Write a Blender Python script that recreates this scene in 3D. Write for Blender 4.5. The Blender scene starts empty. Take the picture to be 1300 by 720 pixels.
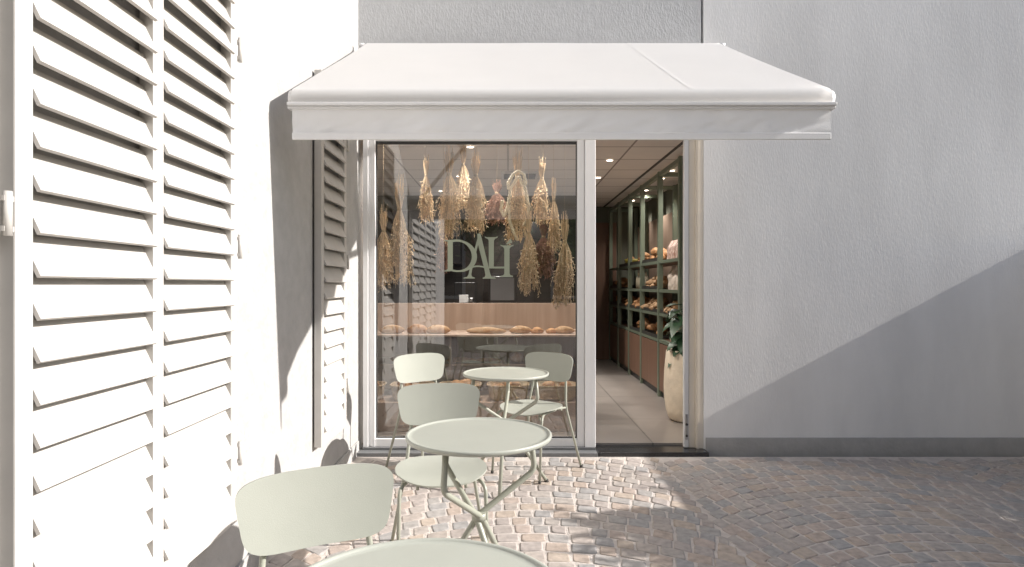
import bpy, bmesh, math, random
from mathutils import Vector, Matrix, noise
R = math.radians
random.seed(7)
S = bpy.context.scene
COL = S.collection
# ---------------------------------------------------------------- camera
F = 780.0; CH = 1.32
cd = bpy.data.cameras.new('camera'); cam = bpy.data.objects.new('camera', cd); COL.objects.link(cam)
cam.location = (0, 0, CH); cam.rotation_euler = (R(90), 0, 0)
cd.sensor_width = 36; cd.lens = 36*F/1300; cd.shift_x = 5/1300; cd.shift_y = 2/1300
cd.clip_start = .05; cd.clip_end = 500
S.camera = cam
# ---------------------------------------------------------------- light
SUN = Vector((1, -.055, .53)).normalized()
el = math.asin(SUN.z); az = math.atan2(SUN.x, SUN.y)
w = bpy.data.worlds.new('World'); S.world = w; w.use_nodes = True
nt = w.node_tree; nt.nodes.clear()
sky = nt.nodes.new('ShaderNodeTexSky'); sky.sky_type = 'NISHITA'; sky.sun_disc = False
sky.sun_elevation = el; sky.sun_rotation = az; sky.dust_density = 1.2; sky.air_density = 1.0; sky.ozone_density = 1.0
bg = nt.nodes.new('ShaderNodeBackground'); bg.inputs[1].default_value = .10
wo = nt.nodes.new('ShaderNodeOutputWorld')
nt.links.new(sky.outputs[0], bg.inputs[0]); nt.links.new(bg.outputs[0], wo.inputs[0])
sl = bpy.data.lights.new('sun', 'SUN'); sl.energy = 4.7; sl.angle = R(.5); sl.color = (1, .95, .90)
so = bpy.data.objects.new('sun', sl); COL.objects.link(so)
so.rotation_euler = (-SUN).to_track_quat('-Z', 'Y').to_euler()
S.view_settings.view_transform = 'Standard'; S.view_settings.look = 'None'; S.view_settings.gamma = 1
S.view_settings.use_curve_mapping = False
S.view_settings.exposure = .6
S.render.engine = 'CYCLES'
S.cycles.max_bounces = 10; S.cycles.diffuse_bounces = 6; S.cycles.transparent_max_bounces = 12
S.cycles.sample_clamp_indirect = 6

# ---------------------------------------------------------------- materials
def mat(name, col, rough=.6, metal=0, var=.0, scale=20., bump=0., bscale=60., col2=None, stretch=(1,1,1), spec=.5, island=0., detail=4):
    m = bpy.data.materials.new(name); m.use_nodes = True
    n = m.node_tree.nodes; L = m.node_tree.links
    p = n['Principled BSDF']; p.inputs['Roughness'].default_value = rough; p.inputs['Metallic'].default_value = metal
    p.inputs['Specular IOR Level'].default_value = spec
    c = (*col, 1)
    p.inputs['Base Color'].default_value = c
    tc = n.new('ShaderNodeTexCoord'); mp = n.new('ShaderNodeMapping'); mp.inputs['Scale'].default_value = stretch
    L.new(tc.outputs['Object'], mp.inputs[0])
    out = None
    if var or col2:
        nz = n.new('ShaderNodeTexNoise'); nz.inputs['Scale'].default_value = scale; nz.inputs['Detail'].default_value = detail
        nz.inputs['Roughness'].default_value = .6
        L.new(mp.outputs[0], nz.inputs['Vector'])
        r = n.new('ShaderNodeValToRGB'); r.color_ramp.elements[0].position = .3; r.color_ramp.elements[1].position = .7
        a = col2 if col2 else tuple(x*(1-var) for x in col)
        r.color_ramp.elements[0].color = (*a, 1); r.color_ramp.elements[1].color = tuple(min(1, x*(1+var*.5)) for x in col)+(1,)
        L.new(nz.outputs[0], r.inputs[0]); out = r.outputs[0]
    if island:
        g = n.new('ShaderNodeNewGeometry'); mr = n.new('ShaderNodeMapRange')
        mr.inputs[3].default_value = 1-island; mr.inputs[4].default_value = 1+island
        L.new(g.outputs['Random Per Island'], mr.inputs[0])
        hs = n.new('ShaderNodeHueSaturation'); hs.inputs['Color'].default_value = c
        if out: L.new(out, hs.inputs['Color'])
        L.new(mr.outputs[0], hs.inputs['Value']); out = hs.outputs[0]
    if out: L.new(out, p.inputs['Base Color'])
    if bump:
        nb = n.new('ShaderNodeTexNoise'); nb.inputs['Scale'].default_value = bscale; nb.inputs['Detail'].default_value = 6
        L.new(mp.outputs[0], nb.inputs['Vector'])
        b = n.new('ShaderNodeBump'); b.inputs['Strength'].default_value = bump; b.inputs['Distance'].default_value = .01
        L.new(nb.outputs[0], b.inputs['Height']); L.new(b.outputs[0], p.inputs['Normal'])
    return m
def emis(name, col, s):
    m = bpy.data.materials.new(name); m.use_nodes = True; n = m.node_tree.nodes; p = n['Principled BSDF']
    p.inputs['Base Color'].default_value = (*col, 1); p.inputs['Emission Color'].default_value = (*col, 1)
    p.inputs['Emission Strength'].default_value = s
    return m
def glassmat(name, k, tint=(.93, .94, .93)):
    m = bpy.data.materials.new(name); m.use_nodes = True; n = m.node_tree.nodes; L = m.node_tree.links
    n.remove(n['Principled BSDF'])
    t = n.new('ShaderNodeBsdfTransparent'); t.inputs[0].default_value = (*tint, 1)
    g = n.new('ShaderNodeBsdfGlossy'); g.inputs['Roughness'].default_value = 0.0
    f = n.new('ShaderNodeFresnel'); f.inputs[0].default_value = 1.5
    mu = n.new('ShaderNodeMath'); mu.operation = 'MULTIPLY'; mu.use_clamp = True; mu.inputs[1].default_value = k
    mx = n.new('ShaderNodeMixShader')
    L.new(f.outputs[0], mu.inputs[0]); L.new(mu.outputs[0], mx.inputs[0]); L.new(t.outputs[0], mx.inputs[1]); L.new(g.outputs[0], mx.inputs[2])
    L.new(mx.outputs[0], n['Material Output'].inputs[0])
    return m
def tilemat(name, c1, c2, mortar, bw, bh, ms, rough=.4, offset=0., rot=None, bump=0., var=.0):
    m = bpy.data.materials.new(name); m.use_nodes = True; n = m.node_tree.nodes; L = m.node_tree.links
    p = n['Principled BSDF']; p.inputs['Roughness'].default_value = rough
    tc = n.new('ShaderNodeTexCoord'); mp = n.new('ShaderNodeMapping')
    if rot: mp.inputs['Rotation'].default_value = rot
    L.new(tc.outputs['Object'], mp.inputs[0])
    b = n.new('ShaderNodeTexBrick'); b.offset = offset; b.inputs['Scale'].default_value = 1
    b.inputs['Color1'].default_value = (*c1, 1); b.inputs['Color2'].default_value = (*c2, 1); b.inputs['Mortar'].default_value = (*mortar, 1)
    b.inputs['Brick Width'].default_value = bw; b.inputs['Row Height'].default_value = bh; b.inputs['Mortar Size'].default_value = ms
    L.new(mp.outputs[0], b.inputs['Vector'])
    nz = n.new('ShaderNodeTexNoise'); nz.inputs['Scale'].default_value = 3; nz.inputs['Detail'].default_value = 6; L.new(tc.outputs['Object'], nz.inputs['Vector'])
    mr = n.new('ShaderNodeMapRange'); mr.inputs[1].default_value = .3; mr.inputs[2].default_value = .7; mr.inputs[3].default_value = 1-var; mr.inputs[4].default_value = 1+var
    L.new(nz.outputs[0], mr.inputs[0])
    hs = n.new('ShaderNodeHueSaturation'); L.new(b.outputs[0], hs.inputs['Color']); L.new(mr.outputs[0], hs.inputs['Value'])
    L.new(hs.outputs[0], p.inputs['Base Color'])
    if bump:
        bp = n.new('ShaderNodeBump'); bp.invert = True; bp.inputs['Strength'].default_value = bump; bp.inputs['Distance'].default_value = .005
        L.new(b.outputs['Fac'], bp.inputs['Height']); L.new(bp.outputs[0], p.inputs['Normal'])
    return m

M = {}
M['sage'] = mat('sage paint', (.43, .445, .39), .40, var=.05, scale=3.5, bump=.10, bscale=420, detail=9)
M['sagetube'] = mat('sage tube paint', (.38, .39, .325), .35, var=.04, scale=9)
M['rubber'] = mat('rubber', (.06, .055, .05), .8)
M['gray_plaster'] = mat('gray brushed plaster', (.57, .575, .58), .95, var=.07, scale=26, bump=.55, bscale=85, stretch=(1, 1, .45), spec=.2)
M['white_plaster'] = mat('rough white plaster', (.465, .458, .447), .95, var=.10, scale=9, bump=.9, bscale=22, spec=.2)
M['paint_wall'] = mat('smooth white wall paint', (.86, .855, .845), .9, var=.10, scale=2.2, bump=.14, bscale=110, detail=9, stretch=(1, 1, .3), spec=.2)
M['shutter'] = mat('shutter paint', (.55, .53, .50), .5, var=.07, scale=7)
M['alu'] = mat('white aluminium', (.92, .92, .925), .45, var=.05, scale=5, stretch=(1, 1, .2))
M['alu_beige'] = mat('beige jamb paint', (.76, .70, .61), .5, var=.06, scale=4)
M['gasket'] = mat('dark gasket', (.06, .06, .06), .6)
M['black_stone'] = mat('black granite', (.035, .036, .038), .22, var=.5, scale=120, spec=.5)
M['grey_stone'] = mat('grey sill stone', (.20, .205, .21), .4, var=.2, scale=80)
M['canvas'] = mat('white awning canvas', (.68, .68, .675), .85, var=.02, scale=3, bump=.12, bscale=300, spec=.2)
def canvasmat():
    m = mat('translucent awning canvas', (.78, .78, .775), .85, var=.02, scale=3, bump=.12, bscale=300, spec=.15)
    n = m.node_tree.nodes; L = m.node_tree.links
    t = n.new('ShaderNodeBsdfTranslucent'); t.inputs[0].default_value = (.86, .84, .82, 1)
    mx = n.new('ShaderNodeMixShader'); mx.inputs[0].default_value = .40
    L.new(n['Principled BSDF'].outputs[0], mx.inputs[1]); L.new(t.outputs[0], mx.inputs[2]); L.new(mx.outputs[0], n['Material Output'].inputs[0])
    return m
M['canvas'] = canvasmat()
M['valance'] = mat('white valance cloth', (.84, .838, .835), .85, var=.03, scale=4, bump=.12, bscale=300, spec=.15)
M['white_metal'] = mat('white coated metal', (.74, .74, .74), .35, var=.03, scale=6)
M['steel'] = mat('steel', (.5, .5, .5), .3, metal=1)
M['letter'] = mat('sage vinyl', (.36, .40, .31), .5, var=.03, scale=8)
M['glass'] = glassmat('window glass', 6.0)
M['straw'] = mat('dried straw', (.80, .62, .40), .8, island=.38, var=.12, scale=9)
M['straw_pale'] = mat('pale straw', (.88, .74, .53), .8, island=.3)
M['rust'] = mat('dried rust plant', (.30, .165, .115), .85, island=.4)
M['ribbon'] = mat('cream raffia braid', (.93, .82, .60), .5, var=.15, scale=40, bump=.5, bscale=150)
M['twine'] = mat('twine', (.5, .38, .24), .9)
M['wood'] = mat('light wood', (.48, .36, .28), .5, col2=(.37, .265, .20), scale=5, stretch=(3.5, 3.5, .22), detail=6)
M['wood_dark'] = mat('brown wood', (.22, .13, .09), .5, col2=(.16, .09, .06), scale=5, stretch=(4, 4, .2), detail=6)
M['green_frame'] = mat('sage green shelf paint', (.165, .20, .15), .45, var=.05, scale=5)
M['green_wall'] = mat('olive grey wall', (.15, .155, .12), .8, var=.06, scale=3)
M['ceil'] = tilemat('ceiling tile', (.74, .70, .66), (.70, .66, .62), (.30, .27, .25), 1.2, .6, .011, .9, var=.03)
M['floor_in'] = tilemat('pale floor tile', (.30, .27, .245), (.27, .245, .225), (.14, .13, .12), 1.17, 1.17, .006, .28, var=.09)
M['black'] = mat('black panel', (.022, .022, .024), .35, var=.2, scale=4)
M['darkpanel'] = tilemat('dark wall tile', (.035, .032, .032), (.045, .04, .038), (.02, .02, .02), .4, .12, .004, .35, rot=(R(90), 0, 0), var=.2)
M['crust'] = mat('bread crust', (.36, .19, .085), .7, col2=(.54, .37, .22), scale=22, bump=.4, bscale=60)
M['crust_dark'] = mat('dark crust', (.34, .16, .07), .6, col2=(.52, .29, .13), scale=26, bump=.4, bscale=60)
M['flour'] = mat('floured crust', (.70, .58, .46), .8, col2=(.42, .22, .11), scale=16, bump=.4, bscale=60)
M['wicker'] = mat('wicker', (.62, .47, .30), .8, col2=(.42, .29, .17), scale=60, stretch=(1, 1, 3), bump=.9, bscale=90)
M['paper'] = mat('paper bag', (.66, .58, .50), .8, var=.12, scale=18, bump=.5, bscale=18)
M['paper_print'] = mat('printed bag', (.74, .64, .58), .7, col2=(.42, .22, .17), scale=38, bump=.4, bscale=30)
M['dark_tray'] = mat('dark tray', (.05, .05, .045), .5, var=.2, scale=6)
M['bottleglass'] = mat('pale bottle', (.55, .50, .38), .2, var=.1, scale=10)
M['yellow'] = mat('yellow ceramic', (.42, .36, .08), .4, var=.1, scale=5)
M['pot'] = mat('cream stoneware pot', (.80, .70, .55), .8, var=.14, scale=6, bump=.5, bscale=26, detail=8)
M['soil'] = mat('soil', (.05, .035, .025), 1)
M['leafdark'] = mat('rubber plant leaf', (.035, .085, .04), .35, var=.3, scale=10)
M['leaf'] = mat('hedge leaf', (.07, .12, .035), .5, island=.45)
M['bark'] = mat('bark', (.12, .08, .05), .9, var=.3, scale=15, bump=.8, bscale=30)
M['lamp'] = emis('downlight glow', (1, .86, .70), 9)
M['lampring'] = mat('lamp ring', (.7, .7, .7), .4)
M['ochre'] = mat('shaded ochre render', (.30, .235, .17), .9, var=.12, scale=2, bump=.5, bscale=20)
M['pane'] = mat('dark pane', (.03, .035, .04), .08)
M['mortar'] = mat('sandy mortar', (.60, .545, .50), .95, var=.15, scale=14, bump=.7, bscale=60)
M['far_ground'] = tilemat('far setts', (.25, .21, .185), (.20, .18, .17), (.36, .32, .29), .11, .11, .008, .8, offset=.5, var=.12, bump=.4)
# sett stones: colour per stone
def sett():
    m = bpy.data.materials.new('porphyry setts'); m.use_nodes = True; n = m.node_tree.nodes; L = m.node_tree.links
    p = n['Principled BSDF']; p.inputs['Roughness'].default_value = .72; p.inputs['Specular IOR Level'].default_value = .3
    g = n.new('ShaderNodeNewGeometry'); r = n.new('ShaderNodeValToRGB'); r.color_ramp.interpolation = 'CONSTANT'
    cols = [(0, (0.419, 0.373, 0.346)), (.16, (0.455, 0.378, 0.323)), (.28, (0.391, 0.369, 0.350)), (.42, (0.473, 0.400, 0.337)), (.52, (0.428, 0.387, 0.355)),
            (.64, (0.437, 0.387, 0.350)), (.76, (0.373, 0.359, 0.350)), (.86, (0.455, 0.382, 0.337)), (.94, (0.400, 0.355, 0.328))]
    e = r.color_ramp.elements
    e[0].position = 0; e[0].color = (*cols[0][1], 1); e[1].position = cols[1][0]; e[1].color = (*cols[1][1], 1)
    for q, c in cols[2:]:
        x = e.new(q); x.color = (*c, 1)
    L.new(g.outputs['Random Per Island'], r.inputs[0])
    tc = n.new('ShaderNodeTexCoord'); nz = n.new('ShaderNodeTexNoise'); nz.inputs['Scale'].default_value = 26; nz.inputs['Detail'].default_value = 8
    L.new(tc.outputs['Object'], nz.inputs['Vector'])
    mr = n.new('ShaderNodeMapRange'); mr.inputs[1].default_value = .25; mr.inputs[2].default_value = .75; mr.inputs[3].default_value = .78; mr.inputs[4].default_value = 1.24
    L.new(nz.outputs[0], mr.inputs[0])
    hs = n.new('ShaderNodeHueSaturation'); L.new(r.outputs[0], hs.inputs['Color']); L.new(mr.outputs[0], hs.inputs['Value'])
    L.new(hs.outputs[0], p.inputs['Base Color'])
    b = n.new('ShaderNodeBump'); b.inputs['Strength'].default_value = .6; b.inputs['Distance'].default_value = .006
    L.new(nz.outputs[0], b.inputs['Height']); L.new(b.outputs[0], p.inputs['Normal'])
    return m
M['sett'] = sett()

# ---------------------------------------------------------------- helpers
class B:
    def __init__(s): s.bm = bmesh.new()
    def box(s, x0, x1, y0, y1, z0, z1, bev=0):
        r = bmesh.ops.create_cube(s.bm, size=1, matrix=Matrix.Translation(((x0+x1)/2, (y0+y1)/2, (z0+z1)/2)) @ Matrix.Diagonal((x1-x0, y1-y0, z1-z0, 1)))
        if bev:
            ed = {e for v in r['verts'] for e in v.link_edges}
            bmesh.ops.bevel(s.bm, geom=list(ed), offset=bev, segments=2, profile=.5, affect='EDGES')
        return s
    def obox(s, c, ax, ay, az, hx, hy, hz):
        vs = []
        c = Vector(c)
        for i in (-1, 1):
            for j in (-1, 1):
                for k in (-1, 1): vs.append(s.bm.verts.new(c + ax*hx*i + ay*hy*j + az*hz*k))
        for f in ((0,1,3,2),(4,6,7,5),(0,4,5,1),(2,3,7,6),(0,2,6,4),(1,5,7,3)):
            s.bm.faces.new([vs[i] for i in f])
        return s
    def tube(s, pts, r, n=8, fillet=0, cap=True, smooth=True):
        pts = [Vector(p) for p in pts]
        if fillet and len(pts) > 2:
            q = [pts[0]]
            for i in range(1, len(pts)-1):
                a, b, c = pts[i-1], pts[i], pts[i+1]
                d = min(fillet, (a-b).length*.45, (c-b).length*.45)
                p0 = b+(a-b).normalized()*d; p2 = b+(c-b).normalized()*d
                for k in range(7):
                    t = k/6; q.append(p0*(1-t)**2 + b*2*t*(1-t) + p2*t*t)
            q.append(pts[-1]); pts = q
        rr = r if isinstance(r, (list, tuple)) else None
        m = len(pts); rings = []
        t0 = (pts[1]-pts[0]).normalized()
        up = t0.orthogonal().normalized()
        for i in range(m):
            t = (pts[min(i+1, m-1)]-pts[max(i-1, 0)]).normalized()
            up = (up - t*up.dot(t)).normalized(); bi = t.cross(up)
            rad = (rr[0]+(rr[1]-rr[0])*i/(m-1)) if rr else r
            rings.append([s.bm.verts.new(pts[i]+up*math.cos(2*math.pi*k/n)*rad+bi*math.sin(2*math.pi*k/n)*rad) for k in range(n)])
        for i in range(m-1):
            for k in range(n):
                f = s.bm.faces.new((rings[i][k], rings[i][(k+1) % n], rings[i+1][(k+1) % n], rings[i+1][k])); f.smooth = smooth
        if cap:
            s.bm.faces.new(rings[0][::-1]); s.bm.faces.new(rings[-1])
        return s
    def lathe(s, prof, c=(0, 0, 0), n=32, wob=0):
        rings = []
        for (r, z) in prof:
            ring = []
            for k in range(n):
                a = 2*math.pi*k/n; rad = max(r, 1e-4)
                ring.append(s.bm.verts.new((c[0]+math.cos(a)*rad, c[1]+math.sin(a)*rad, c[2]+z)))
            rings.append(ring)
        for i in range(len(rings)-1):
            for k in range(n):
                f = s.bm.faces.new((rings[i][k], rings[i][(k+1) % n], rings[i+1][(k+1) % n], rings[i+1][k])); f.smooth = True
        return s
    def shell(s, outline, hfun, th, rings=8, n=64, M4=None):
        # outline(a)->(x,y); hfun(x,y)->z
        top = []; bot = []
        for side in (1, -1):
            rs = []
            for i in range(1, rings+1):
                t = i/rings; ring = []
                for k in range(n):
                    a = 2*math.pi*k/n; x, y = outline(a); x *= t; y *= t
                    ring.append(s.bm.verts.new((x, y, hfun(x, y)+side*th/2)))
                rs.append(ring)
            c = s.bm.verts.new((0, 0, hfun(0, 0)+side*th/2))
            for k in range(n):
                v = (c, rs[0][k], rs[0][(k+1) % n]); f = s.bm.faces.new(v if side > 0 else v[::-1]); f.smooth = True
            for i in range(rings-1):
                for k in range(n):
                    v = (rs[i][k], rs[i+1][k], rs[i+1][(k+1) % n], rs[i][(k+1) % n])
                    f = s.bm.faces.new(v if side > 0 else v[::-1]); f.smooth = True
            (top if side > 0 else bot).append(rs[-1])
        for k in range(n):
            f = s.bm.faces.new((top[0][k], bot[0][k], bot[0][(k+1) % n], top[0][(k+1) % n])); f.smooth = True
            for e in f.edges:
                if (e.verts[0] in (top[0][k], top[0][(k+1) % n]) and e.verts[1] in (top[0][k], top[0][(k+1) % n])) or (e.verts[0] in (bot[0][k], bot[0][(k+1) % n]) and e.verts[1] in (bot[0][k], bot[0][(k+1) % n])): e.smooth = False
        if M4 is not None: bmesh.ops.transform(s.bm, matrix=M4, verts=s.bm.verts)
        return s
    def poly(s, pts, y0, y1):       # pts = (x,z) outline, extruded in y
        a = [s.bm.verts.new((x, y0, z)) for x, z in pts]; b = [s.bm.verts.new((x, y1, z)) for x, z in pts]
        s.bm.faces.new(a); s.bm.faces.new(b[::-1]); n = len(pts)
        for i in range(n): s.bm.faces.new((a[i], b[i], b[(i+1) % n], a[(i+1) % n]))
        return s
    def obj(s, name, m, parent=None, loc=None, rz=0, norm=True):
        if norm: bmesh.ops.recalc_face_normals(s.bm, faces=s.bm.faces)
        me = bpy.data.meshes.new(name); s.bm.to_mesh(me); s.bm.free(); me.materials.append(m)
        o = bpy.data.objects.new(name, me); COL.objects.link(o)
        if parent: o.parent = parent
        if loc: o.location = loc
        o.rotation_euler.z = rz
        return o
def tag(o, label=None, cat=None, group=None, kind=None):
    if label: o['label'] = label
    if cat: o['category'] = cat
    if group: o['group'] = group
    if kind: o['kind'] = kind
    return o
def thing(name, label, cat, loc=(0, 0, 0), rz=0, group=None):
    o = bpy.data.objects.new(name, None); COL.objects.link(o); o.empty_display_size = .1
    o.location = loc; o.rotation_euler = (0, 0, rz)
    return tag(o, label, cat, group)
def kids(o): return [c for c in COL.objects if c.parent == o]
def copytree(o, parent=None, loc=None, rz=None, label=None):
    c = o.copy(); COL.objects.link(c); c.parent = parent
    for ch in kids(o): copytree(ch, c)
    if loc is not None: c.location = loc
    if rz is not None: c.rotation_euler = (0, 0, rz)
    if label: c['label'] = label
    return c

FY = 4.84          # facade plane
def fx(px, y=FY): return (px-645)*y/F
def fz(py, y=FY): return CH-(py-362)*y/F

# ================================================================= ground
tag(B().box(-60, 60, -60, FY-.11, -.30, -.03).obj('ground', M['far_ground']), kind='structure')
tag(B().box(-1.19, 4.3, .2, FY-.11, -.03+.002, -.0028).obj('mortar_bed', M['mortar']), kind='structure')
def paving():
    b = B(); rnd = random.Random(3)
    pit = .112; half = 1.02
    for seg in range(-1, 4):
        cx = .12+seg*2*half
        A = .40
        arc = lambda x: -A*((x-cx)/half)**2
        for row in range(-2, 56):
            x = cx-half+rnd.uniform(0, .03)
            while x < cx+half-.02:
                wd = rnd.uniform(.088, .142); 
                if x+wd > cx+half-.03: wd = cx+half-x
                sl = (arc(x+wd)-arc(x))/wd
                # run along the arc: shorten in x where the row is steep
                wd2 = wd/math.sqrt(1+sl*sl) if x+wd < cx+half-.001 else wd
                g = rnd.uniform(.005, .009)
                y0 = .25+row*pit
                nx = -sl/math.sqrt(1+sl*sl)*.5
                c = []
                for (u, v) in ((0, 0), (1, 0), (1, 1), (0, 1)):
                    xx = x+g+(wd2-2*g)*u; yy = y0+arc(x+wd2*u)+g+(pit-2*g)*v
                    xx += nx*(v-.5)*pit*.9
                    c.append((xx+rnd.uniform(-.005, .005), yy+rnd.uniform(-.006, .006)))
                x += wd2
                if max(p[1] for p in c) > FY-.12 or min(p[1] for p in c) < .22: continue
                if min(p[0] for p in c) < -1.175 or max(p[0] for p in c) > 4.28: continue
                h = rnd.uniform(-.0012, .002); tx = rnd.uniform(-.03, .03); ty = rnd.uniform(-.03, .03)
                mx = sum(p[0] for p in c)/4; my = sum(p[1] for p in c)/4
                lo, mi, to = [], [], []
                pts = []
                for i in range(4):
                    p, q = c[i], c[(i+1) % 4]; o = c[i-1]
                    pts.append((p[0]*.84+o[0]*.16, p[1]*.84+o[1]*.16)); pts.append((p[0]*.96+mx*.04, p[1]*.96+my*.04)); pts.append((p[0]*.84+q[0]*.16, p[1]*.84+q[1]*.16))
                for (px, py) in pts:
                    lo.append(b.bm.verts.new((px, py, -.02)))
                    mi.append(b.bm.verts.new((px, py, h-.0022)))
                    dx, dy = px-mx, py-my
                    to.append(b.bm.verts.new((mx+dx*.88, my+dy*.86, h+.001+dx*tx+dy*ty)))
                n = len(pts)
                for i in range(n):
                    j = (i+1) % n
                    b.bm.faces.new((lo[i], lo[j], mi[j], mi[i]))
                    f = b.bm.faces.new((mi[i], mi[j], to[j], to[i])); f.smooth = True
                b.bm.faces.new(to)
    return tag(b.obj('paving', M['sett']), kind='structure')
paving()

# ================================================================= left building with shutters
WX = -1.18
lb = thing('side_building', 'white rough plastered side wall with louvred shutters, left of the shopfront', 'building', (WX, 2, 0))
def at(o, b, name, m, **k):        # build in world coords, parent keeping place
    ob = b.obj(name, m); ob.parent = o; ob.location = -Vector(o.location); return ob
bw = B()
bw.box(WX-3.5, WX, -1.6, FY+.25, -.05, 6.2)
at(lb, bw, 'wall', M['white_plaster'])
def shutter(y0, y1, z0, z1, xs=WX, t=.045, mid=False, label=None):
    b = B(); xo = xs+.012
    st = .055
    b.box(xo, xo+t, y0, y0+st, z0, z1, .004); b.box(xo, xo+t, y1-st, y1, z0, z1, .004)
    for a, c in ((z0, z0+.09), (z1-.09, z1)): b.box(xo+.001, xo+t-.001, y0+st, y1-st, a, c)
    if mid: b.box(xo+.001, xo+t-.001, (y0+y1)/2-.03, (y0+y1)/2+.03, z0+.09, z1-.09)
    fr = at(lb, b, 'shutter', M['shutter'])
    if label: fr['label'] = label
    s = B(); z = z0+.13; pitch = .102
    ay = Vector((0, 1, 0)); ang = R(64)
    ax = Vector((math.cos(ang), 0, -math.sin(ang))); az = ax.cross(ay)
    spans = [(y0+st, (y0+y1)/2-.03), ((y0+y1)/2+.03, y1-st)] if mid else [(y0+st, y1-st)]
    while z < z1-.09:
        for a, c in spans:
            s.obox((xo+t/2+.010, (a+c)/2, z), ax, ay, az, .054, (c-a)/2-.001, .005)
        z += pitch
    so_ = s.obj('slats', M['shutter'], fr)
    for zz in (z0+.28, (z0+z1)/2, z1-.32):
        h = B(); h.tube([(xo+t+.006, y1+.012, zz-.05), (xo+t+.006, y1+.012, zz+.05)], .009, 8)
        h.box(xo+t*.4, xo+t+.006, y1+.002, y1+.03, zz-.04, zz-.028); h.box(xo+t*.4, xo+t+.006, y1+.002, y1+.03, zz+.028, zz+.04)
        h.box(WX+.001, xo+t*.4, y1+.022, y1+.03, zz-.04, zz+.04)
        h.obj('hinge', M['shutter'], fr)
    return fr
shutter(3.70, 4.275, .34, 2.62, label='white louvred shutter half in shade, nearest the shop window')
shutter(1.40, 2.55, .34, 2.62, mid=True, label='sunlit white louvred shutter in the middle of the side wall')
shutter(.20, 1.36, .34, 2.62, mid=True, label='sunlit white louvred shutter closest to the street')
# small stone base strip
at(lb, B().box(WX, WX+.012, -1.6, FY-.02, -.02, .10, .003), 'skirting', M['white_plaster'])

# ================================================================= shop building
sb = thing('bakery_building', 'bakery shopfront with grey brushed plaster above a wide glazed opening', 'building', (0, FY, 0))
FRX1 = fx(890)
u = B(); u.box(WX, FRX1, FY, FY+.22, 2.60, 6.2)
at(sb, u, 'upper_wall', M['gray_plaster'])
# ---- interior shell
IX0, IX1, IYB, CEI = -2.6, 2.26, 10.6, 2.67
def stru(b, name, m): return at(sb, b, name, m)
stru(B().box(IX0, IX1, FY+.12, IYB, -.03, .045), 'interior_floor', M['floor_in'])
stru(B().box(IX0, IX1, FY+.222, IYB, CEI, CEI+.1), 'ceiling', M['ceil'])
stru(B().box(IX0-.1, IX0, FY+.25, IYB, -.03, CEI+.1), 'interior_wall', M['green_wall'])
stru(B().box(IX1, IX1+.1, FY+.25, IYB, -.03, CEI+.1), 'interior_wall', M['green_wall'])
stru(B().box(IX0-.1, IX1+.1, IYB, IYB+.1, -.03, CEI+.1), 'back_wall', M['green_wall'])
stru(B().box(IX0, 1.25, 9.32, 9.42, .045, 2.45), 'kitchen_wall', M['darkpanel'])
stru(B().box(IX0, 1.25, 9.26, 9.44, 2.45, CEI-.002), 'bulkhead', M['green_wall'])
stru(B().box(IX0+.002, WX-.01, FY+.13, FY+.24, .045, CEI-.002), 'interior_wall', M['green_wall'])
# door at back
dr = stru(B().box(1.30, 1.86, IYB-.05, IYB-.002, .045, 2.39), 'wood_door', M['wood_dark'])
B().tube([(1.38, -.0, 1.02), (1.38, -.0, 1.18)], .008).obj('handle', M['steel'], dr, (0, IYB-.08, 0))
# ceiling dark track
stru(B().box(1.635, 1.665, 5.3, IYB-.01, CEI-.008, CEI-.001), 'ceiling_track', M['gasket'])

# ---- window frame
GY = FY+.045
XL0, XL1 = fx(461), fx(476)       # left jamb
XM0, XM1 = fx(733), fx(756)
TOP = 2.46; SILL = .045
wf = thing('shop_window', 'large fixed shop window in pale aluminium with sage lettering on the glass', 'window', (0, FY, 0))
b = B()
def prof(b, x0, x1, z0, z1, y=FY+.01, d=.09):      # stepped profile
    b.box(x0, x1, y+.012, y+d, z0, z1, .002)
b.box(XL0, XL0+.040, FY-.005, FY+.10, SILL, 2.598, .003)
b.box(XL0+.0405, XL0+.062, FY+.012, FY+.10, SILL, 2.598, .002)
b.box(XL0+.0625, XL1, FY+.002, FY+.10, SILL, 2.598, .003)
b.box(XM0, XM0+.052, FY+.002, FY+.10, SILL, 2.598, .003)
b.box(XM0+.0525, XM0+.058, FY+.02, FY+.10, SILL, 2.598)
b.box(XM0+.0585, XM1, FY-.012, FY+.10, SILL, 2.598, .004)
b.box(XL1+.0005, XM0-.0005, FY+.006, FY+.10, SILL, SILL+.062, .003)
b.box(XL1+.0005, XM0-.0005, FY+.006, FY+.10, TOP, 2.598, .003)
at(wf, b, 'window_frame', M['alu'])
g = B(); zb, zt = SILL+.062, TOP
for (x0, x1, z0, z1) in ((XL1, XL1+.008, zb, zt), (XM0-.008, XM0, zb, zt), (XL1+.008, XM0-.008, zb, zb+.008), (XL1+.008, XM0-.008, zt-.02, zt)):
    g.box(x0+.0003, x1-.0003, GY-.012, GY+.012, z0+.0003, z1-.0003)
at(wf, g, 'gasket', M['gasket'])
pane = B()
v = [pane.bm.verts.new(p) for p in ((XL1+.004, GY, zb+.004), (XM0-.004, GY, zb+.004), (XM0-.004, GY, zt-.004), (XL1+.004, GY, zt-.004))]
pane.bm.faces.new(v)
go = at(wf, pane, 'glass_pane', M['glass'])
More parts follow.
